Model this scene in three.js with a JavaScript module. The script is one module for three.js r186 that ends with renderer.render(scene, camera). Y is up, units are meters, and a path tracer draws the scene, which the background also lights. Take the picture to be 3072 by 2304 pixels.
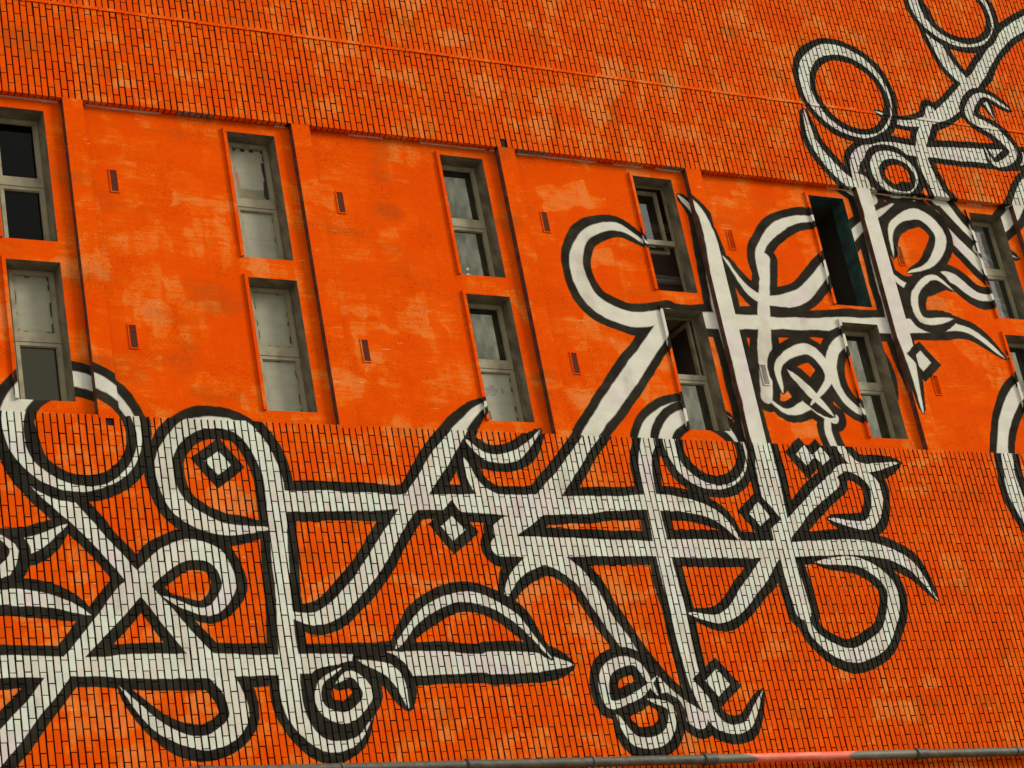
import * as THREE from 'three';
import { mergeGeometries } from 'three/addons/utils/BufferGeometryUtils.js';

// ---------------------------------------------------------------- camera, sky, sun, exposure
const V0 = 15.6;                       // height of the foot of the window band above the pavement
const scene = new THREE.Scene();
const camera = new THREE.PerspectiveCamera(19.145, 4 / 3, 0.5, 2000);
camera.position.set(-11.141, -14.054 + V0, 28.834);
camera.up.set(-0.04745, 0.89902, 0.43533);
camera.lookAt(camera.position.clone().add(new THREE.Vector3(0.490716, 0.400579, -0.77378)));
camera.updateMatrixWorld(true);
const renderer = new THREE.WebGLRenderer({ antialias: true });
renderer.setSize(1024, 768);
renderer.toneMapping = THREE.LinearToneMapping;
renderer.toneMappingExposure = 1.5;
renderer.shadowMap.enabled = true;
renderer.outputColorSpace = THREE.SRGBColorSpace;

// seeded value noise
const RT = new Float32Array(65536);
{ let s = 12345; for (let i = 0; i < 65536; i++) { s = (Math.imul(s, 1664525) + 1013904223) >>> 0; RT[i] = s / 4294967296; } }
function vn(x, y) {
  const xi = Math.floor(x), yi = Math.floor(y), fx = x - xi, fy = y - yi;
  const a = xi & 255, b = (xi + 1) & 255, c = (yi & 255) << 8, d = ((yi + 1) & 255) << 8;
  const u = fx * fx * (3 - 2 * fx), w = fy * fy * (3 - 2 * fy);
  const p = RT[a | c], q = RT[b | c], r = RT[a | d], t = RT[b | d];
  return p + (q - p) * u + (r - p + (p - q - r + t) * u) * w;
}
const fbm = (x, y, n) => { let s = 0, a = 0.5, k = 0; for (let i = 0; i < n; i++) { s += a * vn(x, y); k += a; x = x * 2.03 + 17.3; y = y * 2.03 + 5.1; a *= 0.5; } return s / k; };
let seed = 7;
const rnd = () => { seed = (Math.imul(seed, 1664525) + 1013904223) >>> 0; return seed / 4294967296; };
const clamp = (x, a = 0, b = 1) => Math.min(b, Math.max(a, x));
const smooth = (a, b, x) => { const t = clamp((x - a) / (b - a)); return t * t * (3 - 2 * t); };

const SUN = new THREE.Vector3(0.80, 0.46, 0.52).normalize();
{ // overcast sky with broken grey cloud, brighter round the veiled sun
  const W = 1024, H = 512, data = new Float32Array(W * H * 4);
  for (let j = 0; j < H; j++) for (let i = 0; i < W; i++) {
    const el = ((j + 0.5) / H - 0.5) * Math.PI, az = ((i + 0.5) / W - 0.5) * 2 * Math.PI;
    const x = Math.cos(el) * Math.cos(az), y = Math.sin(el), z = Math.cos(el) * Math.sin(az);
    let L = 0.14, c = 0;
    if (y > 0) {
      const k = 1 / (y + 0.22);
      c = smooth(0.36, 0.66, fbm(x * k * 1.7 + 40, z * k * 1.7 + 60, 5));
      const glow = Math.pow(Math.max(0, x * SUN.x + y * SUN.y + z * SUN.z), 6);
      L = 0.47 * (1 + 0.75 * y) * (0.6 + 0.56 * c) + 0.5 * glow;
    }
    const o = (j * W + i) * 4;
    data[o] = L; data[o + 1] = L * 0.99; data[o + 2] = L * (0.95 - 0.02 * c); data[o + 3] = 1;
  }
  const t = new THREE.DataTexture(data, W, H, THREE.RGBAFormat, THREE.FloatType);
  t.mapping = THREE.EquirectangularReflectionMapping; t.magFilter = t.minFilter = THREE.LinearFilter; t.needsUpdate = true;
  scene.background = t; scene.environment = t;
}
const sun = new THREE.DirectionalLight(0xfff2e0, 1.5);
sun.position.copy(SUN).multiplyScalar(80).add(new THREE.Vector3(8, V0, 0));
sun.target.position.set(8, V0, 0);
sun.castShadow = true; sun.shadow.radius = 36; sun.shadow.mapSize.set(2048, 2048);
Object.assign(sun.shadow.camera, { left: -40, right: 40, top: 40, bottom: -40, near: 1, far: 200 });
scene.add(sun, sun.target);

// ---------------------------------------------------------------- helpers
const shade = (o) => { o.castShadow = true; o.receiveShadow = true; return o; };
function mesh(name, geometry, material, parent) { const m = shade(new THREE.Mesh(geometry, material)); m.name = name; parent.add(m); return m; }
function tag(o, label, category, group, kind) { if (label) o.userData.label = label; if (category) o.userData.category = category; if (group) o.userData.group = group; if (kind) o.userData.kind = kind; return o; }
const taken = new Map();
function numbered(name) { const n = taken.get(name) ?? 0; taken.set(name, n + 1); return n ? name + '_' + String(n).padStart(3, '0') : name; }
// a box between two corners given in wall metres (u along, v up from the band's foot, z out); uv are the wall metres of its front
function box(u0, u1, v0, v1, z0, z1) {
  const g = new THREE.BoxGeometry(u1 - u0, v1 - v0, z1 - z0); g.translate((u0 + u1) / 2, (v0 + v1) / 2 + V0, (z0 + z1) / 2);
  const p = g.attributes.position, n = g.attributes.normal, t = g.attributes.uv;
  for (let i = 0; i < p.count; i++) {
    const x = p.getX(i), y = p.getY(i) - V0, z = p.getZ(i);
    if (Math.abs(n.getZ(i)) > 0.5) t.setXY(i, x, y); else if (Math.abs(n.getX(i)) > 0.5) t.setXY(i, x + z, y); else t.setXY(i, x, y + z);
  }
  return g;
}
function noiseTexture(size, f, srgb) {
  const d = new Uint8Array(size * size * 4);
  for (let j = 0; j < size; j++) for (let i = 0; i < size; i++) { const c = f(i / size, j / size), o = (j * size + i) * 4; d[o] = c[0]; d[o + 1] = c[1]; d[o + 2] = c[2]; d[o + 3] = 255; }
  const t = new THREE.DataTexture(d, size, size); t.wrapS = t.wrapT = THREE.RepeatWrapping; t.magFilter = t.minFilter = THREE.LinearFilter;
  if (srgb) t.colorSpace = THREE.SRGBColorSpace; t.needsUpdate = true; return t;
}
// noise that wraps at 1: blend of two shifted copies
const wrapped = (f) => (x, y) => { const a = x, b = y; return (f(x, y) * (1 - a) + f(x - 1, y) * a) * (1 - b) + (f(x, y - 1) * (1 - a) + f(x - 1, y - 1) * a) * b; };

// ---------------------------------------------------------------- the wall painting: ribbons, rings and diamonds, in wall metres
// each stroke: laid over the others or not, width, tapers at start, tapers at end, then points u, v
const STROKES = [
  [0,0.31,0,1,-1.32,-0.1,-1.15,-0.89,-0.54,-1.59,0.31,-2.65,1.03,-3.64,1.51,-4.27,1.55,-4.72,1.05,-5.04,0.39,-4.82,-0.17,-4.17],
  [0,0.31,0,1,-2.74,-5.9,-1.5,-4.57,-0.54,-3.52,0.31,-2.65,1,-2.14,1.53,-2.21,1.69,-2.68,1.31,-3.08,0.6,-2.83],
  [0,0.36,0,0,-2.71,-3.86,0.16,-3.9,3.01,-3.9,6.12,-3.93],
  [0,0.36,0,1,5.8,-3.92,6.61,-3.92,7.27,-3.97],
  [1,0.22,1,1,4.23,-3.67,4.84,-3.08,5.6,-2.85,6.28,-3.12,6.88,-3.85],
  [0,0.31,1,1,2.48,-1.77,1.63,-1.77,1.03,-1.38,0.94,-0.64,1.48,-0.09,2.19,-0.09,2.6,-0.77,2.57,-2.05,2.47,-3.65,2.47,-4.67,2.82,-5.12,3.34,-5.08,3.69,-4.7],
  [0,0.28,0,1,-2.4,-1.46,-1.86,-2.08,-1.27,-2.1,-0.63,-1.74],
  [1,0.22,1,1,-2.06,-2.18,-1.7,-2.49,-1.47,-2.18,-1.71,-1.9],
  [0,0.26,0,1,-2.63,-2.87,-1.47,-2.87,-0.95,-2.93,-0.43,-3.14],
  [0,0.33,0,1,2.73,-1.31,5.01,-1.28,7.51,-1.28,9.85,-1.19,10.63,-1.4,11.09,-1.98],
  [0,0.32,1,1,2.47,-3.11,3.05,-3.19,3.74,-2.71,4.82,-1.4,5.86,-0.18,6.48,0.45,6.96,0.68],
  [0,0.33,0,0,6.43,-1.76,7.37,-1.15,8.86,0.43,10.23,1.9,10.63,2.38],
  [0,0.3,0,1,10.7,2.46,9.85,2.33,9.17,2.64,8.99,3.35,9.29,3.92,9.99,4.17,10.64,3.81],
  [0,0.2,1,1,6.04,-0.13,6.4,-0.45,6.92,-0.43,7.59,0.12],
  [0,0.24,1,0,5.98,-0.46,6.13,-0.98,6.58,-1.24,7.19,-1.19],
  [0,0.33,0,1,6.34,-2,9.11,-2,11.9,-1.98,13.69,-1.95,14.43,-2.2,14.88,-2.88],
  [0,0.29,1,0,6.18,-3.01,6.54,-2.47,7.1,-2.19,7.61,-2.42,8.16,-3.4,8.86,-4.49,9.37,-4.92],
  [0,0.3,1,1,11.51,0.5,10.69,0.69,9.97,0.44,9.47,-0.3,9.37,-1.47,9.42,-2.93,9.49,-4.42,9.75,-5.01,10.23,-5.06,10.74,-4.45],
  [0,0.29,1,0,9.64,-3.13,10.26,-3.21,11.07,-2.6,12.26,-1.41,13.25,-0.69],
  [0,0.31,0,1,10.63,2.38,13.24,2.47,15.94,2.6,17.5,2.61,18.23,2.06],
  [0,0.27,0,0,13.09,3.79,12.62,2.06,12.37,0.95],
  [0,0.27,1,1,12.16,3.76,12.67,2.99,13.6,3.01,14.57,3.81,15.59,4.7,16.55,5.3],
  [0,0.24,1,1,12.88,3.01,13.04,3.97,13.84,4.63,14.85,4.78],
  [0,0.24,1,1,13.73,0.92,13.54,0.28,13.86,-0.36,14.87,-0.28],
  [0,0.25,1,1,12.9,-0.88,13.64,-0.41,14.15,-0.75,13.83,-1.47,12.95,-1.4],
  [0,0.26,0,0,16.84,5.5,17.65,4.79,18.49,3.84],
  [0,0.22,0,1,17.67,5.58,18.41,4.65,19.37,4.32],
  [0,0.24,1,1,15.71,4.01,16.32,3.46,17.42,3.75,17.99,3.39,19.07,3.47],
  [1,0.26,1,1,16.16,4.05,16.33,4.77,17.11,5.1,17.49,4.67,17.05,4.02,16.41,3.77],
  [1,0.22,1,1,17.24,2.84,16.43,2.78,16.42,3.27,17.01,3.72,17.44,3.45],
  [0,0.26,1,1,12.37,0.95,12.75,0.69,13.57,1.1,13.95,1.67,13.3,1.96],
  [0,0.24,1,0,12.88,1.52,13.39,0.81,13.74,0.6],
  [1,0.24,1,1,12.75,1.06,12.8,1.61,13.57,1.97,13.89,1.48,13.3,0.85],
  [1,0.22,1,1,12.98,1.52,13.37,1.09,13.75,0.65],
  [0,0.31,1,0,19.85,2.31,18.17,1.23,17.58,0.34,17.36,-0.76,17.75,-1.85],
  [0,0.26,1,0,14.82,7.13,14.87,6.36,15.42,5.61,16.01,5.35],
  [0,0.31,0,1,22.76,10.64,20.89,9.77,19.4,8.31,18.26,7.4,17.23,7.11,16.6,7.3],
  [0,0.29,0,1,18.55,9.99,18.92,8.69,19.54,8,19.73,7.47],
  [0,0.32,1,0,15.58,5.4,15.81,6.16,16.45,6.44,17.62,6.49,20.68,6.65],
  [0,0.28,0,0,18.05,7.48,17.49,6.45,17.65,5.51],
  [0,0.29,0,0,21.18,6.65,20.07,5.99,19.46,5.27,18.34,4.44],
  [0,0.3,1,1,11.93,-2.84,12.05,-3.5,12.71,-3.88,13.56,-3.51,13.92,-2.67,13.41,-2.21,12.42,-2.21],
  [1,0.24,1,1,20.26,7.76,19.56,8.06,19.07,7.5,19.63,7.19,19.96,6.73,19.36,6.4,19.2,6.81],
  [1,0.2,1,1,3.55,-3.84,4.12,-4.07,4.29,-4.65],
  [1,0.22,1,1,3.11,-4.23,3.44,-4.06,3.65,-4.38,3.25,-4.73,2.87,-4.58,2.89,-4.23,3.3,-3.95],
  [1,0.22,1,1,8.69,-4.49,8.38,-3.94,7.83,-4.09,7.76,-4.62,8.34,-4.48,8.76,-4.18],
  [1,0.24,1,1,7.85,-4.77,8.12,-5.23,8.7,-5.17,8.89,-4.72,8.5,-4.56],
  [0,.42,1,0,11.5,4.95,11.78,4.6,11.88,4.1,11.88,2.5,11.88,.1,11.87,-2.09,11.93,-3.09],
  [0,.40,0,1,15.77,5.6,15.77,4.5,15.77,3.2,15.77,1.9,15.72,.75],
];
const RINGS = [[-0.37,-0.28,0.96,0.92,0.29], [14.6,1.47,0.63,0.75,0.22], [16.05,7.66,1.02,0.99,0.22], [19.49,10.13,1.03,0.88,0.22], [16.68,5.89,0.5,0.43,0.18], [10.76,-0.16,0.77,0.71,0.22]];
const DIAMONDS = [[1.78,-0.72,0.28], [5.56,-1.7,0.3], [11.5,-1.36,0.32], [12.79,-0.22,0.28], [13.14,-0.21,0.28], [9.88,-4.31,0.32], [16.15,1.89,0.3]];
const OUT = (v) => (v > 5.4 ? 0.14 : 0.165);                           // width of the black outline
const CAPS = [];                                                    // capsules: x0,y0,r0,x1,y1,r1
function ribbon(pts, w, ta, tb, over) {
  const P = [];
  if (pts.length === 2) P.push(...pts);
  else for (let i = 0; i < pts.length - 1; i++) {
    const a = pts[Math.max(0, i - 1)], b = pts[i], c = pts[i + 1], d = pts[Math.min(pts.length - 1, i + 2)];
    const n = Math.max(3, Math.ceil(Math.hypot(c[0] - b[0], c[1] - b[1]) / 0.12));
    const la = Math.sqrt(Math.hypot(b[0] - a[0], b[1] - a[1])) || 1e-3, lb = Math.sqrt(Math.hypot(c[0] - b[0], c[1] - b[1])), lc = Math.sqrt(Math.hypot(d[0] - c[0], d[1] - c[1])) || 1e-3;
    for (let k = 0; k < n; k++) {
      const t = k / n, q = [0, 0];
      for (let e = 0; e < 2; e++) {
        const m1 = i ? (c[e] - b[e] + lb * ((b[e] - a[e]) / la - (c[e] - a[e]) / (la + lb))) : c[e] - b[e];
        const m2 = i < pts.length - 2 ? (c[e] - b[e] + lb * ((d[e] - c[e]) / lc - (d[e] - b[e]) / (lb + lc))) : c[e] - b[e];
        q[e] = (2 * t ** 3 - 3 * t * t + 1) * b[e] + (t ** 3 - 2 * t * t + t) * m1 + (-2 * t ** 3 + 3 * t * t) * c[e] + (t ** 3 - t * t) * m2;
      }
      P.push(q);
    }
    if (i === pts.length - 2) P.push(c);
  }
  const L = [0]; for (let i = 1; i < P.length; i++) L.push(L[i - 1] + Math.hypot(P[i][0] - P[i - 1][0], P[i][1] - P[i - 1][1]));
  const T = L[L.length - 1], tl = Math.min(T * 0.45, 1.9);
  const rad = (s) => w / 2 * (0.93 + 0.13 * Math.sin(s * 1.7 + w * 40)) * (ta ? 0.06 + 0.94 * Math.sqrt(clamp(s / tl)) : 1) * (tb ? 0.04 + 0.96 * Math.pow(clamp((T - s) / tl), 0.7) : 1);
  const ow = (q) => OUT(q[1]), f = (i) => { const k = rad(L[i]) / (w / 2); return rad(L[i]) + ow(P[i]) * Math.min(1, 0.12 + 1.5 * k); };
  for (let i = 1; i < P.length; i++) CAPS.push([P[i - 1][0], P[i - 1][1], rad(L[i - 1]), P[i][0], P[i][1], rad(L[i]), f(i - 1), f(i), over]);
}
for (const [over, w, a, b, ...c] of STROKES) { const p = []; for (let i = 0; i < c.length; i += 2) p.push([c[i], c[i + 1]]); ribbon(p, w, a, b, over); }
for (const [cx, cy, rx, ry, w] of RINGS) {                            // rings swell on one side
  const n = 40, at = (k) => { const t = k / n * 2 * Math.PI; return [cx + rx * Math.cos(t), cy + ry * Math.sin(t), w / 2 * (0.68 + 0.46 * Math.cos(t - 2.4))]; };
  for (let k = 0; k < n; k++) { const a = at(k), b = at(k + 1); CAPS.push([...a, ...b, a[2] + OUT(cy), b[2] + OUT(cy), 1]); }
}

// ---------------------------------------------------------------- brush-work of the orange coat: a coarse map of lighter and deeper patches
const TU0 = -3.7, TU1 = 24.1, TV0 = -7.3, TV1 = 11.8, TW = 1112, TH = 764;
const tone = document.createElement('canvas'); tone.width = TW; tone.height = TH;
{
  const c = tone.getContext('2d');
  c.fillStyle = 'rgb(96,96,96)'; c.fillRect(0, 0, TW, TH);
  for (let i = 0; i < 4200; i++) {
    const u = TU0 + rnd() * (TU1 - TU0), v = TV0 + rnd() * (TV1 - TV0);
    let pale = 0.5;
    if (v < 0 && u > 9.5) pale = v < -5 || (v > -2.6 && u > 15) ? 0.55 : 0.3;
    else if (v < 0) pale = 0.78;
    else if (v > 5.48) pale = u < 2.5 ? 0.4 : u > 12.5 && v < 7.2 ? 0.45 : 0.78;
    if (v > 0 && v < 5.48) pale = u < 8 ? 0.46 : 0.54;
    else if (v > 5.48) pale = u < 2.5 ? 0.3 : u > 4 && u < 15 ? (v < 7.2 && u > 11 ? 0.5 : 0.85) : 0.6;
    const light = rnd() < pale, g = light ? 150 + rnd() * 90 : rnd() * 60;
    c.save(); c.translate((u - TU0) / (TU1 - TU0) * TW, (v - TV0) / (TV1 - TV0) * TH);
    c.rotate((rnd() - 0.5) * 0.5 + (rnd() < (v > 5.48 ? 0.6 : 0.35) ? 1.57 : 0));
    c.globalAlpha = 0.14 + rnd() * 0.4; c.fillStyle = `rgb(${g | 0},${g | 0},${g | 0})`;
    const fine = v < 0 || v > 5.48 ? 0.6 : 1, w = (10 + rnd() * 50) * fine, h = (5 + rnd() * 18) * fine;
    if (rnd() < 0.7) c.fillRect(-w / 2, -h / 2, w, h); else { c.beginPath(); c.ellipse(0, 0, w / 2.4, h / 1.2, 0, 0, 7); c.fill(); }
    c.restore();
  }
}
const TONE = tone.getContext('2d').getImageData(0, 0, TW, TH).data;
function toneAt(u, v) {
  const x = clamp((u - TU0) / (TU1 - TU0) * TW - 0.5, 0, TW - 1.001), y = clamp((v - TV0) / (TV1 - TV0) * TH - 0.5, 0, TH - 1.001);
  const xi = x | 0, yi = y | 0, fx = x - xi, fy = y - yi, o = (yi * TW + xi) * 4, q = o + TW * 4;
  return ((TONE[o] * (1 - fx) + TONE[o + 4] * fx) * (1 - fy) + (TONE[q] * (1 - fx) + TONE[q + 4] * fx) * fy) / 255;
}
const FLECKS = []; for (let i = 0; i < 260; i++) FLECKS.push([TU0 + rnd() * (TU1 - TU0), -6.6 + rnd() * 16, 0.02 + rnd() * 0.08, 0.004 + rnd() * 0.006, (rnd() - 0.5) * 0.25]);

// one page of painted colour: u0..u1, v0..v1
function page(u0, u1, v0, v1, stucco) {
  const w = 2048, res = (u1 - u0) / w, h = Math.ceil((v1 - v0) / res), vTop = v0 + h * res, field = () => new Float32Array(w * h).fill(9), dist2 = [field(), field()], rim2 = [field(), field()], data = new Uint8Array(w * h * 4);
  for (const [ax, ay, ar, bx, by, br, ao, bo, over] of CAPS) {
    const dist = dist2[over], rim = rim2[over];
    const m = Math.max(ar, br) + 0.3, x0 = Math.max(0, Math.floor((Math.min(ax, bx) - m - u0) / res)), x1 = Math.min(w - 1, Math.ceil((Math.max(ax, bx) + m - u0) / res));
    const y0 = Math.max(0, Math.floor((Math.min(ay, by) - m - v0) / res)), y1 = Math.min(h - 1, Math.ceil((Math.max(ay, by) + m - v0) / res));
    const dx = bx - ax, dy = by - ay, dd = dx * dx + dy * dy || 1e-9;
    for (let y = y0; y <= y1; y++) for (let x = x0; x <= x1; x++) {
      const px = u0 + (x + 0.5) * res - ax, py = v0 + (y + 0.5) * res - ay, t = clamp((px * dx + py * dy) / dd);
      const ex = px - t * dx, ey = py - t * dy, m = Math.sqrt(ex * ex + ey * ey), q = m - (ar + (br - ar) * t), k = m - (ao + (bo - ao) * t), o = y * w + x;
      if (q < dist[o]) dist[o] = q;
      if (k < rim[o]) rim[o] = k;
    }
  }
  for (const [cx, cy, s] of DIAMONDS) {
    const dist = dist2[1], rim = rim2[1];
    const m = s + 0.4;
    for (let y = Math.max(0, Math.floor((cy - m - v0) / res)); y <= Math.min(h - 1, (cy + m - v0) / res); y++) for (let x = Math.max(0, Math.floor((cx - m - u0) / res)); x <= Math.min(w - 1, (cx + m - u0) / res); x++) {
      const px = u0 + (x + 0.5) * res - cx, py = v0 + (y + 0.5) * res - cy, a = px * 0.80 + py * 0.60, b = -px * 0.60 + py * 0.80, q = Math.max(Math.abs(a), Math.abs(b)) - s * 0.5, o = y * w + x;
      if (q < dist[o]) dist[o] = q;
      if (q - OUT(cy) < rim[o]) rim[o] = q - OUT(cy);
    }
  }
  const flecks = new Float32Array(w * h);
  for (const [fu, fv, fl, fh, sl] of FLECKS) for (let y = Math.max(0, Math.floor((fv - 0.04 - v0) / res)); y <= Math.min(h - 1, (fv + 0.04 - v0) / res); y++) for (let x = Math.max(0, Math.floor((fu - fl - u0) / res)); x <= Math.min(w - 1, (fu + fl - u0) / res); x++) {
    const px = u0 + (x + 0.5) * res - fu, py = v0 + (y + 0.5) * res - fv - sl * px;
    if (Math.abs(py) < fh * (1 - (px / fl) ** 2) * (0.5 + vn(x * 0.5, y * 0.5 + fu * 50))) flecks[y * w + x] = 0.2 + 0.5 * vn(x * 0.3 + 9, fu * 90);
  }
  const band = stucco ? 0.016 : 0.007;
  for (let y = 0; y < h; y++) for (let x = 0; x < w; x++) {
    const u = u0 + (x + 0.5) * res, v = v0 + (y + 0.5) * res, o = y * w + x, i = o * 4;
    const n1 = vn(u * 1.7 + 3, v * 1.7), n2 = fbm(u * 5 + 11, v * 7 + 4, 3), n3 = vn(u * 34, v * 34), n4 = vn(u * 83 + 7, v * 83);
    // orange coat
    let t = toneAt(u + (n2 - 0.5) * 0.16, v + (vn(u * 6, v * 6 + 30) - 0.5) * 0.14) * 1.2 + (n1 - 0.5) * 0.3 + (n2 - 0.5) * (stucco ? 0.3 : 0.42) + (n3 - 0.5) * 0.14 - (stucco ? 0.07 : 0.05);
    const streak = vn(u * 3.1 + v * 0.6, v * 38), drip = smooth(0.55, 0.95, vn(u * 16, v * 0.7 + 12)) * vn(u * 3, v * 1.3 + 55); t += (streak - 0.5) * (stucco ? 0.2 : 0.12) + (stucco ? -0.16 : 0.22) * drip;
    t = clamp(t); t = t + (smooth(0.25, 0.78, t) - t) * 0.45;
    let r, g, b;
    if (t < 0.5) { const k = t * 2; r = 228 + 6 * k; g = 76 + 13 * k; b = 0 + 3 * k; } else { const k = (t - 0.5) * 2; r = 234 - 1 * k; g = 89 + 38 * k; b = 3 + 57 * k; }
    if (stucco) {                                                       // pores and soot of the rough render
      const pore = smooth(0.66, 0.9, vn(u * 75 + 5, v * 92)) * smooth(0.36, 0.7, fbm(u * 1.3 + 50, v * 1.9 + 20, 4));
      const soot = smooth(0.55, 0.8, fbm(u * 0.9 + 21, v * 2.2 + 33, 4)) * (0.5 + 0.5 * n3) * (u < 8 ? 1 : 0.45);
      const k = 1 - 0.2 * pore - 0.16 * soot; r *= k; g = g * k + 12 * soot; b = b * k + 16 * soot;
    } else { const dirt = smooth(0.62, 0.85, fbm(u * 2.3 + 71, v * 2.3 + 9, 3)); r *= 1 - 0.1 * dirt; g = g * (1 - 0.04 * dirt) + 6 * dirt; b += 10 * dirt; }
    const gr = 0.965 + 0.07 * n4; r *= gr; g *= gr; b *= gr;
    if (flecks[o]) { const k = flecks[o]; r += (238 - r) * k; g += (196 - g) * k; b += (170 - b) * k; }
    // painted ribbons: white with a black outline, edges a little unsteady
    if (Math.min(rim2[0][o], rim2[1][o]) < 0.06) {
      const wob = (vn(u * 2.6, v * 2.6 + 90) - 0.5) * 0.035 + (vn(u * 11, v * 11 + 40) - 0.5) * 0.012, ww = (vn(u * 1.9 + 60, v * 1.9) - 0.5) * 0.035;
      const tint = smooth(0.5, 0.82, fbm(u * 1.4 + 80, v * 1.4 + 13, 3)), wn = 0.94 + 0.1 * n2 + 0.03 * (n4 - 0.5), thin = 0.10 * smooth(0.6, 0.85, fbm(u * 2.2 + 31, v * 1.1 + 77, 4));
      const bk = 0.66 + 0.5 * n2 + 0.3 * (fbm(u * 2 + 5, v * 2 + 61, 2) - 0.5);
      for (let q = 0; q < 2; q++) {
        const kb = (1 - smooth(-band * 0.7, band * 0.7, rim2[q][o] + wob + ww)) * (1 - thin * 0.4), kw = (1 - smooth(-band, band, dist2[q][o] + wob)) * (1 - thin);
        r += (48 * bk - r) * kb; g += (45 * bk - g) * kb; b += (37 * bk - b) * kb;
        const r1 = 217 * wn, g1 = (215 - 8 * tint) * wn, b1 = (198 + 4 * tint) * wn;
        if (kw > 0.004) { const back = thin * 0.7; r += (r1 - r) * kw; g += ((g1 * (1 - back) + 150 * back) - g) * kw; b += ((b1 * (1 - back) + 130 * back) - b) * kw; }
      }
    }
    data[i] = clamp(r, 0, 255); data[i + 1] = clamp(g, 0, 255); data[i + 2] = clamp(b, 0, 255); data[i + 3] = 255;
  }
  const tex = new THREE.DataTexture(data, w, h); tex.colorSpace = THREE.SRGBColorSpace; tex.magFilter = tex.minFilter = THREE.LinearFilter;
  tex.repeat.set(1 / (u1 - u0), 1 / (vTop - v0)); tex.offset.set(-u0 / (u1 - u0), -v0 / (vTop - v0)); tex.needsUpdate = true;
  return tex;
}
const grain = noiseTexture(512, (x, y) => { const f = wrapped((a, b) => 0.55 * vn(a * 64, b * 64) + 0.3 * vn(a * 150, b * 150) + 0.15 * fbm(a * 9, b * 9, 3)); const g = f(x, y) * 255; return [g, g, g]; });
const grainAt = (k) => { const t = grain.clone(); t.repeat.set(k, k); t.needsUpdate = true; return t; };
const U_SPLIT = 11.9;
const PAGES = {
  lower: [page(-3.6, 12.15, -7.3, 0.15, false), page(11.65, 24, -7.3, 0.15, false)],
  band: [page(-3.6, 12.15, -0.1, 5.55, true), page(11.65, 24, -0.1, 5.55, true)],
  upper: [page(-3.6, 12.15, 5.4, 11.75, false), page(11.65, 24, 5.4, 11.75, false)],
};
const TILE_BUMP = grainAt(1.3), BAND_BUMP = grainAt(0.9);
const painted = (tex, bump, scale, rough, more) => new THREE.MeshPhysicalMaterial({ map: tex, bumpMap: bump, bumpScale: scale, roughness: rough, specularIntensity: 0.04, ...more });
const MAT = {};
for (const k of ['lower', 'upper']) MAT[k] = PAGES[k].map((t) => painted(t, TILE_BUMP, 0.0012, 0.7, { vertexColors: true }));
MAT.band = PAGES.band.map((t) => painted(t, BAND_BUMP, 0.004, 0.9))
MAT.trim = PAGES.upper.map((t) => painted(t, TILE_BUMP, 0.0012, 0.7));
const flat = (r, g, b, rough = 0.8, extra = {}) => { const m = new THREE.MeshStandardMaterial({ roughness: rough, ...extra }); m.color.setRGB(r, g, b); return m; };
const grime = noiseTexture(512, (x, y) => { const f = wrapped((a, b) => fbm(a * 7, b * 7, 5)), s = wrapped((a, b) => vn(a * 60, b * 60)); const k = smooth(0.25, 0.75, f(x, y)) * 0.75 + s(x, y) * 0.25; const v = 150 + 105 * k; return [v, v * 0.985, v * 0.95]; }, true);
const grimeAt = (k) => { const t = grime.clone(); t.repeat.set(k, k); t.needsUpdate = true; return t; };
const woodGrime = noiseTexture(512, (x, y) => { const f = wrapped((a, b) => fbm(a * 5, b * 5, 4)), q = wrapped((a, b) => vn(a * 70, b * 70)); const k = smooth(0.2, 0.5, f(x, y)); const v = 196 + 44 * k + 14 * q(x, y) - (q(x, y) > 0.86 ? 60 : 0); return [v, v * 0.985, v * 0.94]; }, true);
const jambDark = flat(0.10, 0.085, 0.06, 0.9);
const mortar = flat(0.028, 0.009, 0.006, 0.95, { map: grimeAt(0.5), bumpMap: grainAt(2), bumpScale: 0.004 });
const concrete = flat(0.33, 0.29, 0.20, 0.9, { map: grimeAt(0.7), bumpMap: grainAt(1), bumpScale: 0.003 });
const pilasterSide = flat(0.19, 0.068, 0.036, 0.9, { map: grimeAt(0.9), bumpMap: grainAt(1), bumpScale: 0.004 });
const frameWood = flat(0.36, 0.325, 0.22, 0.6, { map: woodGrime, bumpMap: grainAt(3), bumpScale: 0.001 });
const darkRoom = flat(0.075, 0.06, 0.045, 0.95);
const render = flat(0.62, 0.10, 0.02, 0.85, { map: grimeAt(0.3) });
const glassDirt = noiseTexture(256, (x, y) => { const f = wrapped((a, b) => fbm(a * 4, b * 4, 4)), k = 0.72 + 0.28 * smooth(0.3, 0.65, f(x, y)); return [255 * k, 255 * k, 250 * k]; }, true);
const glass = new THREE.MeshStandardMaterial({ metalness: 0.86, roughness: 0.04, map: glassDirt }); glass.color.setRGB(0.175, 0.172, 0.13);
const clear = new THREE.MeshPhysicalMaterial({ transmission: 1, thickness: 0, ior: 1.9, roughness: 0.02 }); clear.color.setRGB(0.7, 0.72, 0.68);
const dullGlass = new THREE.MeshStandardMaterial({ metalness: 0.9, roughness: 0.1 }); dullGlass.color.setRGB(0.062, 0.058, 0.038);
const blackGlass = new THREE.MeshPhysicalMaterial({ transmission: 1, thickness: 0, ior: 1.22, roughness: 0.05 }); blackGlass.color.setRGB(0.4, 0.4, 0.35);
const zinc = flat(0.13, 0.125, 0.085, 0.55, { map: grimeAt(1.3), bumpMap: grainAt(2), bumpScale: 0.001 });

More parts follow.
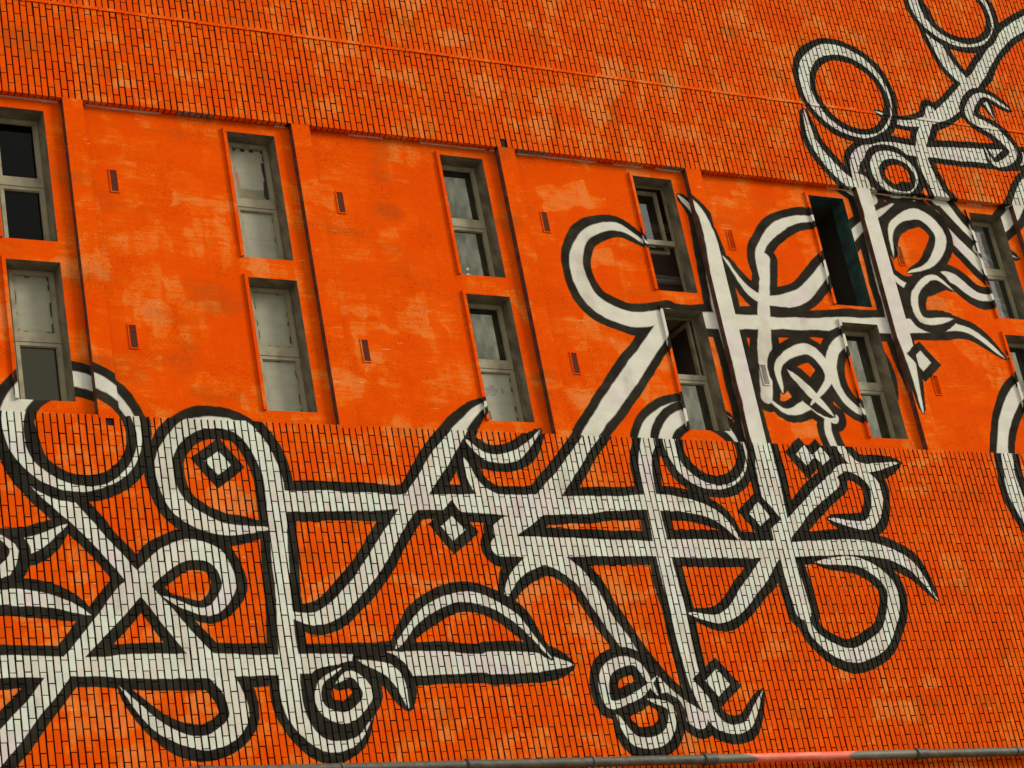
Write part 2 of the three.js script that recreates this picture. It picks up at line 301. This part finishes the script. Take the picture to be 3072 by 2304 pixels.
// ---------------------------------------------------------------- ground
{
  const g = new THREE.PlaneGeometry(1600, 1600); g.rotateX(-Math.PI / 2); g.translate(0, 0, 0);
  const uv = g.attributes.uv; for (let i = 0; i < uv.count; i++) uv.setXY(i, uv.getX(i) * 1600, uv.getY(i) * 1600);
  const m = mesh('ground', g, flat(0.30, 0.285, 0.25, 0.95, { map: grimeAt(0.08) }), scene);
  tag(m, 'grey paved ground in front of the orange building', null, null, 'structure');
}

// ---------------------------------------------------------------- the building
const building = new THREE.Group(); building.name = 'building'; scene.add(building);
tag(building, 'orange building with vertical wall tiles, a band of paired windows and white ribbon painting', 'building');
const U0 = -3.57, U1 = 23.75, H = 5.48, BAY = 3.9, PW = 0.325, REC = 0.13;
// masonry behind: mortar beds that show in the joints, plain walls beyond the tiles
mesh('mortar_bed', box(U0, U1, -7.2, -0.002, -0.5, -0.028), mortar, building);
mesh('mortar_bed', box(U0, U1, H + 0.016, 11.55, -0.5, -0.028), mortar, building);
mesh('plinth', box(U0, U1, -V0, -7.2, -0.5, 0), render, building);
mesh('parapet', box(U0, U1, 11.55, 13.6, -0.5, 0.01), render, building);
mesh('rear_block', box(U0, U1, -V0, 13.2, -14, -6.2), render, building);
mesh('rear_block', mergeGeometries([box(U0, U1, -V0, -0.35, -6.2, -0.5), box(U0, U1, H + 0.4, 13.2, -6.2, -0.5), box(U0, U0 + 0.3, -0.35, H + 0.4, -6.2, -0.5), box(U1 - 0.3, U1, -0.35, H + 0.4, -6.2, -0.5)]), render, building);

// --- wall panels of the band, with window openings, and pilasters between them
const ROWS = [0.255, 2.945], OPEN_H = 2.33, OL = -1.15, OR = -0.283;
for (let k = 0; k < 7; k++) {
  const a = BAY * (k - 1) + PW, b = BAY * k, s = new THREE.Shape();
  s.moveTo(a, -0.05); s.lineTo(b, -0.05); s.lineTo(b, H + 0.01); s.lineTo(a, H + 0.01); s.closePath();
  for (const v of ROWS) { const p = new THREE.Path(); p.moveTo(b + OL, v); p.lineTo(b + OL, v + OPEN_H); p.lineTo(b + OR, v + OPEN_H); p.lineTo(b + OR, v); p.closePath(); s.holes.push(p); }
  const g = new THREE.ExtrudeGeometry(s, { depth: 0.36, bevelEnabled: false }); g.translate(0, V0, -REC - 0.36);
  const uv = g.attributes.uv, p = g.attributes.position, n = g.attributes.normal;
  for (let i = 0; i < uv.count; i++) if (Math.abs(n.getZ(i)) > 0.5) uv.setXY(i, p.getX(i), p.getY(i) - V0); else uv.setXY(i, p.getX(i) + p.getZ(i), p.getY(i) - V0 + p.getZ(i));
  mesh('wall_panel', g, [MAT.band[b > U_SPLIT ? 1 : 0], concrete], building);
  if (k < 7) {
    const pg = box(b, b + PW, -0.05, H + 0.004, -0.5, -0.004);
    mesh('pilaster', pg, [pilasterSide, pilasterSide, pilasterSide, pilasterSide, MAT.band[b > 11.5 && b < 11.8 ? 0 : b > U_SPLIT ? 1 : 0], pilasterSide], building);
  }
}

// --- tiles set upright in running bond
const TP = 0.1065, TL = 0.3303, TW_ = TP - 0.0225, JV = 0.013;
function tileGeometry(u0, u1, v0, v1, z, tilt, k = [1, 1, 1]) {
  const B = 0.003, D = z - 0.034, f = (u, v) => z + tilt[0] * (u - (u0 + u1) / 2) + tilt[1] * (v - (v0 + v1) / 2);
  const o = [[u0, v0], [u1, v0], [u1, v1], [u0, v1]], q = [[u0 + B, v0 + B], [u1 - B, v0 + B], [u1 - B, v1 - B], [u0 + B, v1 - B]];
  const pos = [], uv = [], idx = [], col = [];
  const quad = (a, b, c, d, c1 = k, c2 = k) => { const n = pos.length / 3; [a, b, c, d].forEach((p, q) => { col.push(...(q < 2 ? c1 : c2)); pos.push(p[0], p[1] + V0, p[2]); uv.push(p[0], p[1]); }); idx.push(n, n + 1, n + 2, n, n + 2, n + 3); };
  const F = q.map(([u, v]) => [u, v, f(u, v)]), E = o.map(([u, v]) => [u, v, f(u, v) - B * 0.8]), K = o.map(([u, v]) => [u, v, D]);
  quad(...F);
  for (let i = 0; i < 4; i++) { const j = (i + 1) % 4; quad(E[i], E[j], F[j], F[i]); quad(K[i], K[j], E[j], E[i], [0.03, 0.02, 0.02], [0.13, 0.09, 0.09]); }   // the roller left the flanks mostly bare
  const g = new THREE.BufferGeometry(); g.setAttribute('position', new THREE.Float32BufferAttribute(pos, 3)); g.setAttribute('uv', new THREE.Float32BufferAttribute(uv, 2)); g.setAttribute('color', new THREE.Float32BufferAttribute(col, 3)); g.setIndex(idx);
  const h = g.toNonIndexed(); h.computeVertexNormals(); return h;
}
const LEDGE = 7.265, tiles = [];
const tint = () => { const k = 0.93 + 0.07 * rnd(), h = rnd(); return [k, k * (0.92 + 0.22 * h), k * (0.92 + 0.22 * h)]; };
function course(vStart, dir, vEnd, zone, shift) {                     // columns of tiles from vStart upwards or downwards to vEnd
  const n0 = Math.ceil((U0 + 0.05) / TP), n1 = Math.floor((U1 - 0.1) / TP);
  for (let c = n0; c <= n1; c++) {
    const len = [(((c % 2) + 2) % 2 === shift) ? TL / 2 : TL]; let v = vStart, i = 0, wob = (rnd() - 0.5) * 0.012;
    for (;;) {
      let L = (i ? TL : len[0] + wob); i++;
      let a = v, e = v + dir * L; v = e;
      let lo = Math.min(a, e), hi = Math.max(a, e);
      if (dir > 0 && hi > vEnd) hi = vEnd; if (dir < 0 && lo < vEnd) lo = vEnd;
      if (hi - lo > 0.05) {
        const j = JV * (0.5 + rnd() * 1.0), du = (rnd() - 0.5) * 0.005;
        const edge = (x) => Math.abs(x - vStart) < 1e-6;
        const u = c * TP + TP / 2 + du, hw = TW_ / 2 + (rnd() - 0.5) * 0.005;
        tiles.push({ u, v: (lo + hi) / 2, g: [u - hw, u + hw, edge(lo) ? lo : lo + j / 2, edge(hi) ? hi : hi - j / 2, -0.002 + (rnd() - 0.5) * 0.005, [(rnd() - 0.5) * 0.06, (rnd() - 0.5) * 0.02], tint()], zone });
      }
      if (dir > 0 ? v >= vEnd : v <= vEnd) break;
    }
  }
}
course(0, -1, -7.15, 'lower', 1);
course(H, 1, LEDGE - 0.034, 'upper', 0);
course(LEDGE + 0.032, 1, 11.5, 'upper', 1);
const missing = [[7.92, 5.57], [0.11, -0.08]];
const kept = tiles.filter((t) => !missing.some(([a, b]) => Math.abs(t.u - a) < TP / 2 && Math.abs(t.v - b) < 0.14));
const pv = new THREE.Vector3(); camera.updateProjectionMatrix();
for (const t of kept) { pv.set(t.u, t.v + V0, 0); t.d = pv.distanceTo(camera.position); pv.project(camera); t.seen = Math.abs(pv.x) < 0.985 && Math.abs(pv.y) < 0.975; }
const near = new Set(kept.filter((t) => t.seen).sort((a, b) => a.d - b.d).slice(0, 300));
const stuff = { lower: [[], []], upper: [[], []] };
for (const t of kept) {
  const side = t.u > U_SPLIT ? 1 : 0, g = tileGeometry(...t.g);
  if (near.has(t)) mesh('tile', g, MAT[t.zone][side], building); else stuff[t.zone][side].push(g);
}
{
  const merged = [], mats = [];
  for (const z of ['lower', 'upper']) for (const s of [0, 1]) if (stuff[z][s].length) { merged.push(mergeGeometries(stuff[z][s])); mats.push(MAT[z][s]); }
  mesh('tiles', mergeGeometries(merged, true), mats, building).userData.kind = 'stuff';
}
// --- the underside of the upper tiles: short returns, some bare, with a ragged line of mortar at the back
{
  const parts = [[], []], bare = [];
  for (let c = Math.ceil(U0 / TP) + 1; c * TP < U1 - 0.2; c++) {
    const u = c * TP + TP / 2, m = ((u % BAY) + BAY) % BAY; if (m < PW + 0.02 || m > BAY - 0.03) continue;
    const hw = TW_ / 2 + (rnd() - 0.5) * 0.004, g = box(u - hw, u + hw, H - 0.006 - rnd() * 0.004, H + 0.012, -REC + 0.02, -0.014);
    (vn(u * 1.3 + 5, 3) < 0.36 ? bare : parts[u > U_SPLIT ? 1 : 0]).push(g);
  }
  mesh('tile_returns', mergeGeometries([mergeGeometries(parts[0]), mergeGeometries(parts[1]), mergeGeometries(bare)], true), [MAT.trim[0], MAT.trim[1], flat(0.42, 0.3, 0.24, 0.9, { map: grimeAt(3) })], building).userData.kind = 'stuff';
  const line = [];
  for (let u = U0 + 0.1; u < U1 - 0.2; u += 0.09) {
    const m = ((u % BAY) + BAY) % BAY; if (m < PW + 0.05 || m > BAY - 0.1) continue;
    if (vn(u * 2.1 + 40, 8) < 0.42) continue;
    line.push(box(u, u + 0.1, H - 0.022 - 0.02 * vn(u * 9, 5), H + 0.008, -REC - 0.01, -REC + 0.014 + 0.01 * vn(u * 7, 9)));
  }
  mesh('mortar_fillet', mergeGeometries(line), flat(0.62, 0.42, 0.29, 0.95), building).userData.kind = 'stuff';
}
// --- metal flashing strip, in short lapped lengths
{
  const PITCH = 0.4258;
  for (let u = -1.75 - PITCH; u < U1 - 0.6; u += PITCH) {
    const side = u > U_SPLIT - 0.3 ? 1 : 0, dz = (rnd() - 0.5) * 0.006, dv = (rnd() - 0.5) * 0.01;
    mesh('flashing_strip', mergeGeometries([box(u, u + PITCH - 0.004, LEDGE - 0.028 + dv, LEDGE + 0.024 + dv, -0.02, 0.012 + dz), box(u - 0.022, u + 0.018, LEDGE - 0.045 + dv, LEDGE + 0.032 + dv, -0.02, 0.018 + dz)]), MAT.trim[side], building);
  }
}

// --- air vents: painted frame, dark slot and fine bars
const ventBars = flat(0.24, 0.05, 0.02, 0.8);
const ventBack = flat(0.012, 0.006, 0.004, 0.9);
function vent(u, v, mat, bar) {
  const o = new THREE.Group(); o.name = numbered('air_vent'); building.add(o);
  const z = -REC, w = 0.15, h = 0.42, e = 0.02;
  mesh('vent_frame', mergeGeometries([box(u, u + w, v + h - e, v + h, z, z + 0.016), box(u, u + w, v, v + e, z, z + 0.016), box(u, u + e, v + e, v + h - e, z, z + 0.016), box(u + w - e, u + w, v + e, v + h - e, z, z + 0.016)]), mat, o);
  mesh('vent_slot', box(u + e, u + w - e, v + e, v + h - e, z - 0.001, z + 0.002), ventBack, o);
  const bars = [];
  for (let i = 1; i < 7; i++) { const x = u + e + (w - 2 * e) * i / 7; bars.push(box(x - 0.0018, x + 0.0018, v + e, v + h - e, z + 0.003, z + 0.011)); }
  for (let i = 1; i < 16; i++) { const y = v + e + (h - 2 * e) * i / 16; bars.push(box(u + e, u + w - e, y - 0.0016, y + 0.0016, z + 0.0035, z + 0.0095)); }
  const gr = mesh('vent_grille', mergeGeometries(bars), bar, o); gr.userData.kind = 'stuff';
}
for (let k = 0; k < 6; k++) for (const v of [1.185, 3.91]) vent(BAY * k + 0.66, v, MAT.band[k > 2 ? 1 : 0], k > 2 ? MAT.band[1] : ventBars);

// ---------------------------------------------------------------- windows
// pale boards and whitewash on the panes
function paneTexture(paint) {
  const w = 256, h = 448, d = new Uint8Array(w * h * 4);
  for (let j = 0; j < h; j++) for (let i = 0; i < w; i++) { const c = paint(i / w, j / h), o = (j * w + i) * 4; d[o] = c[0]; d[o + 1] = c[1]; d[o + 2] = c[2]; d[o + 3] = 255; }
  const t = new THREE.DataTexture(d, w, h); t.colorSpace = THREE.SRGBColorSpace; t.magFilter = t.minFilter = THREE.LinearFilter; t.needsUpdate = true;
  return new THREE.MeshStandardMaterial({ map: t, roughness: 0.55 });
}
const mix = (a, b, k) => a.map((x, i) => x + (b[i] - x) * k);
const DARK = [26, 25, 22];
function whitewash(s, gap = 1, mark) {
  return paneTexture((x, y) => {
    const n = fbm(x * 3 + s, y * 5 + s * 3, 4), st = vn(x * 3 + s, y * 26 + s);
    let c = mix([170, 167, 140], [144, 145, 124], n); c = mix(c, [184, 180, 154], 0.3 * st);
    const ex = Math.min(x, 1 - x) * 0.58, ey = Math.min(y, 1 - y), e = Math.min(ex, ey);
    const rag = 0.03 * smooth(0.5, 0.75, vn(x * 9 + s * 2, y * 11 + s)) * gap;
    if (e > 0.018 && e < 0.018 + rag) c = DARK;
    const patch = smooth(0.0, 0.06, 0.10 - e) * 0.25; c = mix(c, [120, 118, 98], patch);
    return mark ? mark(x, y, c) : c;
  });
}
const PANE = {
  wash: [whitewash(1.3), whitewash(4.7, 0.8), whitewash(8.1), whitewash(12.9, 0.7)],
  torn: whitewash(20.2, 0.9, (x, y, c) => {
    const rx = 0.90 - 0.05 * vn(y * 7, 3) - (y < 0.4 ? 0.03 : 0), ly = 0.2 + 0.03 * vn(x * 9, 5);
    if (x > rx && y < 0.74 && y > 0.05) return DARK;
    if (y < ly) return mix([120, 112, 84], [146, 138, 104], vn(x * 4, y * 9));
    const px = 0.17 - 0.1 * (y - 0.2); if (x < px && x > 0.02 && y < 0.52) return [168, 108, 82];
    if (y > 0.92 && vn(x * 8, 7) > 0.35) return DARK;
    return c;
  }),
  peeled: whitewash(31.4, 0.9, (x, y, c) => {
    const dx = (x - 0.3) * 2.3, dy = (y - 0.66) * 8, q = dx * dx + dy * dy + (fbm(x * 14, y * 16, 3) - 0.5) * 1.9;
    if (q < 0.5) return mix([128, 126, 112], [146, 144, 130], vn(x * 9, y * 30));
    if (x < 0.10 + 0.06 * vn(y * 12, 4) && y < 0.34 && vn(y * 20, 2) > 0.3) return [70, 68, 58];
    return c;
  }),
  scrawl: [50, 61].map((s) => {
    const cv = document.createElement('canvas'); cv.width = 256; cv.height = 448; const c = cv.getContext('2d');
    c.fillStyle = '#666b62'; c.fillRect(0, 0, 256, 448);
    c.lineCap = 'round'; let q = s;
    const r = () => { q = (Math.imul(q | 0, 1664525) + 1013904223) >>> 0; return q / 4294967296; };
    for (let i = 0; i < 26; i++) { c.strokeStyle = `rgba(150,160,146,${0.25 + 0.3 * r()})`; c.lineWidth = 8 + 22 * r(); c.beginPath(); let x = r() * 170, y = r() * 448; c.moveTo(x, y); c.bezierCurveTo(x + 50, y + 60 * (r() - 0.5), x + 60 * r(), y + 40, x + 70 * r(), y + 60 * (r() - 0.3)); c.stroke(); }
    for (let i = 0; i < 9; i++) { c.strokeStyle = `rgba(134,62,62,${0.45 + 0.3 * r()})`; c.lineWidth = 5 + 4 * r(); c.beginPath(); let x = 20 + r() * 110, y = 25 + i * 46; c.moveTo(x, y); c.bezierCurveTo(x + 60, y - 30, x + 10, y + 50, x + 40 + 30 * r(), y + 10); c.bezierCurveTo(x + 80, y + 30, x + 50, y - 40, x + 20, y + 30 * r()); c.stroke(); }
    c.fillStyle = 'rgba(24,27,22,0.75)'; c.fillRect(190, 0, 66, 448);
    const t = new THREE.CanvasTexture(cv); t.colorSpace = THREE.SRGBColorSpace; return new THREE.MeshPhysicalMaterial({ map: t, roughness: 0.06, ior: 1.5 });
  }),
};
function paneGeometry(w, h) { return new THREE.PlaneGeometry(w, h); }
const teal = flat(0.045, 0.12, 0.115, 0.7, { map: grimeAt(1) });
function bars(u0, u1, v0, v1, z0, z1, s, top = s, bottom = s) {        // a rectangular frame with mitre-free butted members and a glazing bead
  const B = 0.014, bz = z1 - 0.018;
  return mergeGeometries([
    box(u0, u0 + s, v0, v1, z0, z1), box(u1 - s, u1, v0, v1, z0, z1), box(u0 + s, u1 - s, v1 - top, v1, z0, z1 - 0.002), box(u0 + s, u1 - s, v0, v0 + bottom, z0, z1 - 0.002),
    box(u0 + s, u0 + s + B, v0 + bottom, v1 - top, z0, bz), box(u1 - s - B, u1 - s, v0 + bottom, v1 - top, z0, bz), box(u0 + s + B, u1 - s - B, v1 - top - B, v1 - top, z0, bz), box(u0 + s + B, u1 - s - B, v0 + bottom, v0 + bottom + B, z0, bz),
  ]);
}
// a sash as a hinged group: pivot at (pu, z), local geometry in wall metres
function windowUnit(k, row, upper, lower, label, opt = {}) {
  const b = BAY * k, v = ROWS[row], o = new THREE.Group(); o.name = numbered('window'); o.userData.label = label; building.add(o);
  const band = MAT.band[b > U_SPLIT ? 1 : 0];
  mesh('edge_strip', box(b + OL - 0.052, b + OL + 0.004, v - 0.002, v + OPEN_H + 0.045, -REC + 0.001, -REC + 0.045), band, o);
  const l = b + OL + 0.14, r = b + OR - 0.018, z0 = -0.49, z1 = -0.425, midLo = v + 1.105, midHi = v + 1.205, top = v + OPEN_H - 0.015;
  // the room behind
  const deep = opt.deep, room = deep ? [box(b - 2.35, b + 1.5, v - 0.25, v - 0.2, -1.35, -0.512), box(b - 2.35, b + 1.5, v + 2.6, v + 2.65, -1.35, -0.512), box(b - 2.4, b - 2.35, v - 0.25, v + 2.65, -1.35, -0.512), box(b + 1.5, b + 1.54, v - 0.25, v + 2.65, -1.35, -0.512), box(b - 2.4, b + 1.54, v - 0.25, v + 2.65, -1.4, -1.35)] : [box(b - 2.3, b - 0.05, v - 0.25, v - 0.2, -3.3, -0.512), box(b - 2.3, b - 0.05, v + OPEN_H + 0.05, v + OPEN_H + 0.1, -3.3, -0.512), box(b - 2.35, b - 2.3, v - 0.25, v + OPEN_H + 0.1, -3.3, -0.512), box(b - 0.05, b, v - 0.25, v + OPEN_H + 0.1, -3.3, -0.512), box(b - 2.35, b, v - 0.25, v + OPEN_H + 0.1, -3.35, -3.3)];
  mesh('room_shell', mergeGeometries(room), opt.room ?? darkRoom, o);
  if (opt.teal) {
    const t = 0.006; mesh('reveal_lining', mergeGeometries([box(b + OL, b + OR, v + OPEN_H - t, v + OPEN_H - 0.001, -0.51, -REC - 0.004), box(b + OR - t, b + OR - 0.001, v, v + OPEN_H - t, -0.51, -REC - 0.004)]), teal, o);
    return o;
  }
  mesh('jamb', box(b + OL + 0.005, l - 0.02, v, v + OPEN_H, z0, z1 - 0.016), jambDark, o);
  mesh('frame', mergeGeometries([box(l - 0.02, l, v, v + OPEN_H, z0, z1 - 0.012), box(r, b + OR - 0.002, v, v + OPEN_H, z0, z1 - 0.012), box(l, r, top, v + OPEN_H - 0.001, z0, z1 - 0.012), box(l, r, midLo, midHi, z0, z1 + 0.008)]), frameWood, o);
  const s = 0.058;
  const fill = (kind, a0, a1, c0, c1, z) => {
    const w = a1 - a0, h = c1 - c0;
    if (kind === 'none') return;
    if (typeof kind === 'string') { const g = paneGeometry(w, h); g.translate((a0 + a1) / 2, (c0 + c1) / 2 + V0, z); mesh('pane', g, { glass, dull: dullGlass, black: blackGlass }[kind], o); } else { const g = new THREE.BoxGeometry(w, h, 0.006); g.translate((a0 + a1) / 2, (c0 + c1) / 2 + V0, z); mesh('pane', g, kind, o); }
  };
  const sash = (kind, c0, c1, how) => {
    if (how === 'open') return;
    mesh('sash', bars(l + 0.004, r - 0.004, c0 + 0.004, c1 - 0.004, z0 + 0.005, z1, s), frameWood, o);
    fill(kind, l + s - 0.005, r - s + 0.005, c0 + s - 0.005, c1 - s + 0.005, z0 + 0.02);
  };
  sash(upper, midHi, top, opt.upper); sash(lower, v + 0.01, midLo, opt.lower);
  return { o, l, r, midLo, midHi, top, v, z0, z1, s };
}
const W = PANE.wash;
windowUnit(0, 1, 'black', 'black', 'window with two black panes at the left edge of the photo');
windowUnit(0, 0, W[0], 'dull', 'window with a whitewashed upper pane and a dark lower pane');
windowUnit(1, 1, PANE.torn, W[1], 'window whose upper pane has a torn white sheet with a brown corner');
windowUnit(1, 0, W[2], W[3], 'window with both panes whitewashed, below the torn white sheet');
windowUnit(2, 1, 'glass', 'glass', 'window with two grey reflecting panes and a small white sticker');
windowUnit(2, 0, 'glass', PANE.peeled, 'window with clouds in its upper pane and a peeling white lower pane');
const inner = flat(0.24, 0.17, 0.11, 0.9);
{
  const w = windowUnit(3, 1, 'none', 'none', 'open window with a loose sash inside and strip lights showing', { upper: 'open', lower: 'open', room: inner, deep: true });
  const { o, l, r, midLo, top, s } = w;
  mesh('sash', bars(l + 0.01, r - 0.06, midLo - 0.1, top - 0.02, -0.60, -0.55, s), frameWood, o);
  const g = paneGeometry(r - l - 0.07 - 2 * s, top - midLo + 0.08 - 2 * s); g.translate((l + r - 0.05) / 2, (midLo - 0.1 + top - 0.02) / 2 + V0, -0.58); mesh('pane', g, clear, o);
}
{
  const w = windowUnit(3, 0, 'none', 'glass', 'window with its upper sash swung inside and scraps of paper on the lower pane', { upper: 'open', room: inner });
  const { o, r, midHi, top, s } = w, d = 0.66, sw = new THREE.Group();
  const fr = bars(0, d, midHi + 0.004, top - 0.004, -0.05, 0, s); fr.rotateY(Math.PI - 1.5); fr.translate(r - 0.03, 0, -0.5);
  mesh('sash', fr.rotateY(0), frameWood, o);
}
windowUnit(4, 1, 'none', 'none', 'bare black opening with teal sides and no sash', { teal: true });
windowUnit(4, 0, 'glass', 'glass', 'window with two clear grey panes, below the bare opening');
windowUnit(5, 1, PANE.scrawl[0], PANE.scrawl[1], 'window with red scrawls over both panes');
windowUnit(5, 0, 'glass', 'glass', 'window half cut off by the lower right edge of the photo');
windowUnit(6, 1, 'dull', 'dull', null); windowUnit(6, 0, 'dull', 'dull', null);
// sticker on the lower pane of the grey window
{
  const b = BAY * 2, win = building.children.find((c) => c.userData.label?.includes('sticker'));
  const s = new THREE.Shape(); s.moveTo(-0.07, -0.05); s.lineTo(0.08, -0.05); s.lineTo(0.055, 0.0); s.lineTo(0.01, 0.035); s.lineTo(-0.03, 0.01); s.closePath();
  const g = new THREE.ExtrudeGeometry(s, { depth: 0.001, bevelEnabled: false }); g.translate(b - 0.80, ROWS[1] + 0.2 + V0, -0.468);
  const c = new THREE.CylinderGeometry(0.028, 0.028, 0.001, 14); c.rotateX(Math.PI / 2); c.translate(b - 0.785, ROWS[1] + 0.31 + V0, -0.4675);
  mesh('sticker', mergeGeometries([g.toNonIndexed ? g : g, c.toNonIndexed()].map((x) => { const y = x.index ? x.toNonIndexed() : x; return y; })), flat(0.6, 0.6, 0.52, 0.7), win);
}
// paper scraps on the open-sash window's lower pane
{
  const b = BAY * 3, win = building.children.find((c) => c.userData.label?.includes('scraps of paper'));
  const s = new THREE.Shape(); [[0, 0], [0.33, 0.06], [0.44, 0.34], [0.3, 0.62], [0.12, 0.5], [0.16, 0.36], [0.03, 0.3]].forEach(([x, y], i) => (i ? s.lineTo(x, y) : s.moveTo(x, y)));
  const g = new THREE.ExtrudeGeometry(s, { depth: 0.001, bevelEnabled: false }); g.translate(b - 1.0, ROWS[0] + 0.36 + V0, -0.475);
  mesh('paper_scrap', g, flat(0.36, 0.38, 0.31, 0.9), win);
}

// ---------------------------------------------------------------- ceiling lights in the open room
{
  const make = (v, z, label, onWall) => {
    const o = new THREE.Group(); o.name = numbered('strip_light'); scene.add(o); o.position.set(BAY * 3 - 0.1, v + V0, z); if (onWall) o.rotation.x = -Math.PI / 2;
    const put = (name, w, h, d, y, zz, m) => { const g = new THREE.BoxGeometry(w, h, d); g.translate(0, y, zz); mesh(name, g, m, o); };
    put('housing', 1.5, 0.05, 0.16, 0, 0, flat(0.75, 0.72, 0.6, 0.6));
    for (const q of [-0.045, 0.045]) { const t = new THREE.CylinderGeometry(0.016, 0.016, 1.4, 12); t.rotateZ(Math.PI / 2); t.translate(0, -0.045, q); mesh('tube', t, flat(0.75, 0.74, 0.66, 0.4), o); }
    for (const q of [-0.72, 0.72]) { const g = new THREE.BoxGeometry(0.03, 0.06, 0.13); g.translate(q, -0.05, 0); mesh('end_cap', g, flat(0.4, 0.38, 0.32, 0.6), o); }
    tag(o, label, 'strip light', 'strip lights seen through the open window');
  };
  make(ROWS[1] + 2.02, -1.32, 'upper of two white strip lights on the wall behind the open window', 1);
  make(ROWS[1] + 0.92, -1.32, 'lower of two white strip lights on the wall behind the open window', 1);
}

// ---------------------------------------------------------------- drainpipe along the foot of the picture
{
  const pipe = new THREE.Group(); pipe.name = 'drainpipe'; scene.add(pipe);
  tag(pipe, 'grey-green drainpipe with collars and a pink painted length running across the lower wall', 'drainpipe');
  const slope = -0.0131, at = (u) => -5.56 + slope * (u - 5.24), R = 0.076, Z = 0.15, J = [0.86, 5.06, 9.26, 13.47, 17.67];
  pipe.position.set(J[0] - 4.2, at(J[0] - 4.2) + V0, Z); pipe.rotation.z = Math.atan(slope);
  const x0 = J[0] - 4.2, seg = (a, c, r, name, m, open) => { const g = new THREE.CylinderGeometry(r, r, c - a, 32, 1, !!open); g.rotateZ(Math.PI / 2); g.translate((a + c) / 2 - x0, 0, 0); const uv = g.attributes.uv; for (let i = 0; i < uv.count; i++) uv.setXY(i, uv.getX(i) * 0.48, uv.getY(i) * (c - a)); return mesh(name, g, m, pipe); };
  // one length carries a coat of pink with slanting ends
  const pinkTex = (() => {
    const w = 1024, h = 128, d = new Uint8Array(w * h * 4);
    for (let j = 0; j < h; j++) for (let i = 0; i < w; i++) {
      const x = i / w * 4.21, a = j / h, n = fbm(x * 4, a * 5 + 3, 4), o = (j * w + i) * 4;
      const lo = 0.62 + 0.28 * Math.cos((a - 0.08) * 6.283) , hi = 3.05 + 0.34 * Math.cos((a - 0.55) * 6.283);
      const k = smooth(lo - 0.05, lo + 0.05, x) * (1 - smooth(hi - 0.05, hi + 0.05, x));
      const g = 0.75 + 0.45 * n, base = [104 * g, 101 * g, 82 * g], pk = mix([226, 92, 70], [232, 130, 92], smooth(0.4, 0.7, n));
      const c = mix(base, pk, k); d[o] = c[0]; d[o + 1] = c[1]; d[o + 2] = c[2]; d[o + 3] = 255;
    }
    const t = new THREE.DataTexture(d, w, h); t.colorSpace = THREE.SRGBColorSpace; t.magFilter = t.minFilter = THREE.LinearFilter; t.wrapS = t.wrapT = THREE.RepeatWrapping; t.needsUpdate = true; return t;
  })();
  const pink = new THREE.MeshStandardMaterial({ map: pinkTex, roughness: 0.55 });
  const ends = [J[0] - 4.2, ...J, 21.9];
  for (let i = 0; i < ends.length - 1; i++) {
    const a = ends[i], c = ends[i + 1];
    if (Math.abs(a - 9.26) < 0.01) {
      const g = new THREE.CylinderGeometry(R, R, c - a, 32, 1, true); g.rotateZ(-Math.PI / 2); g.translate((a + c) / 2 - x0, 0, 0);
      const p = g.attributes.position, uv = g.attributes.uv; for (let q = 0; q < uv.count; q++) uv.setXY(q, (p.getX(q) + x0 - a) / (c - a), uv.getX(q));
      mesh('pipe_length', g, pink, pipe).userData.label = 'pink painted length of the pipe';
    } else seg(a, c, R, 'pipe_length', zinc);
  }
  for (const u of J.map((x) => x + 2.1).filter((x) => x < 9 || x > 13)) {
    const g = new THREE.TorusGeometry(R + 0.004, 0.012, 8, 28); g.rotateY(Math.PI / 2); g.scale(1.8, 1, 1); g.translate(u - x0, 0, 0);
    mesh('clamp', mergeGeometries([g, new THREE.BoxGeometry(0.03, 0.03, 0.08).translate(u - x0, 0.02, -0.11)]), zinc, pipe);
  }
  for (const u of J) {
    const pts = [[0.0755, -0.13], [0.088, -0.128], [0.09, -0.1], [0.09, 0.04], [0.1, 0.055], [0.102, 0.1], [0.096, 0.115], [0.078, 0.115]].map(([r, y]) => new THREE.Vector2(r, y));
    const g = new THREE.LatheGeometry(pts, 32); g.rotateZ(Math.PI / 2); g.translate(u - x0 + 0.03, 0, 0);
    const col = mesh('collar', g, flat(0.085, 0.08, 0.055, 0.55, { map: grimeAt(2) }), pipe);
    mesh('bracket', mergeGeometries([new THREE.BoxGeometry(0.035, 0.05, 0.16).translate(u - x0 + 0.03, 0.03, -0.075), new THREE.BoxGeometry(0.06, 0.12, 0.012).translate(u - x0 + 0.03, 0.03, -0.143)]), zinc, pipe);
  }
}

// camera far beyond the farthest thing
camera.far = 4000; camera.updateProjectionMatrix();
renderer.render(scene, camera);
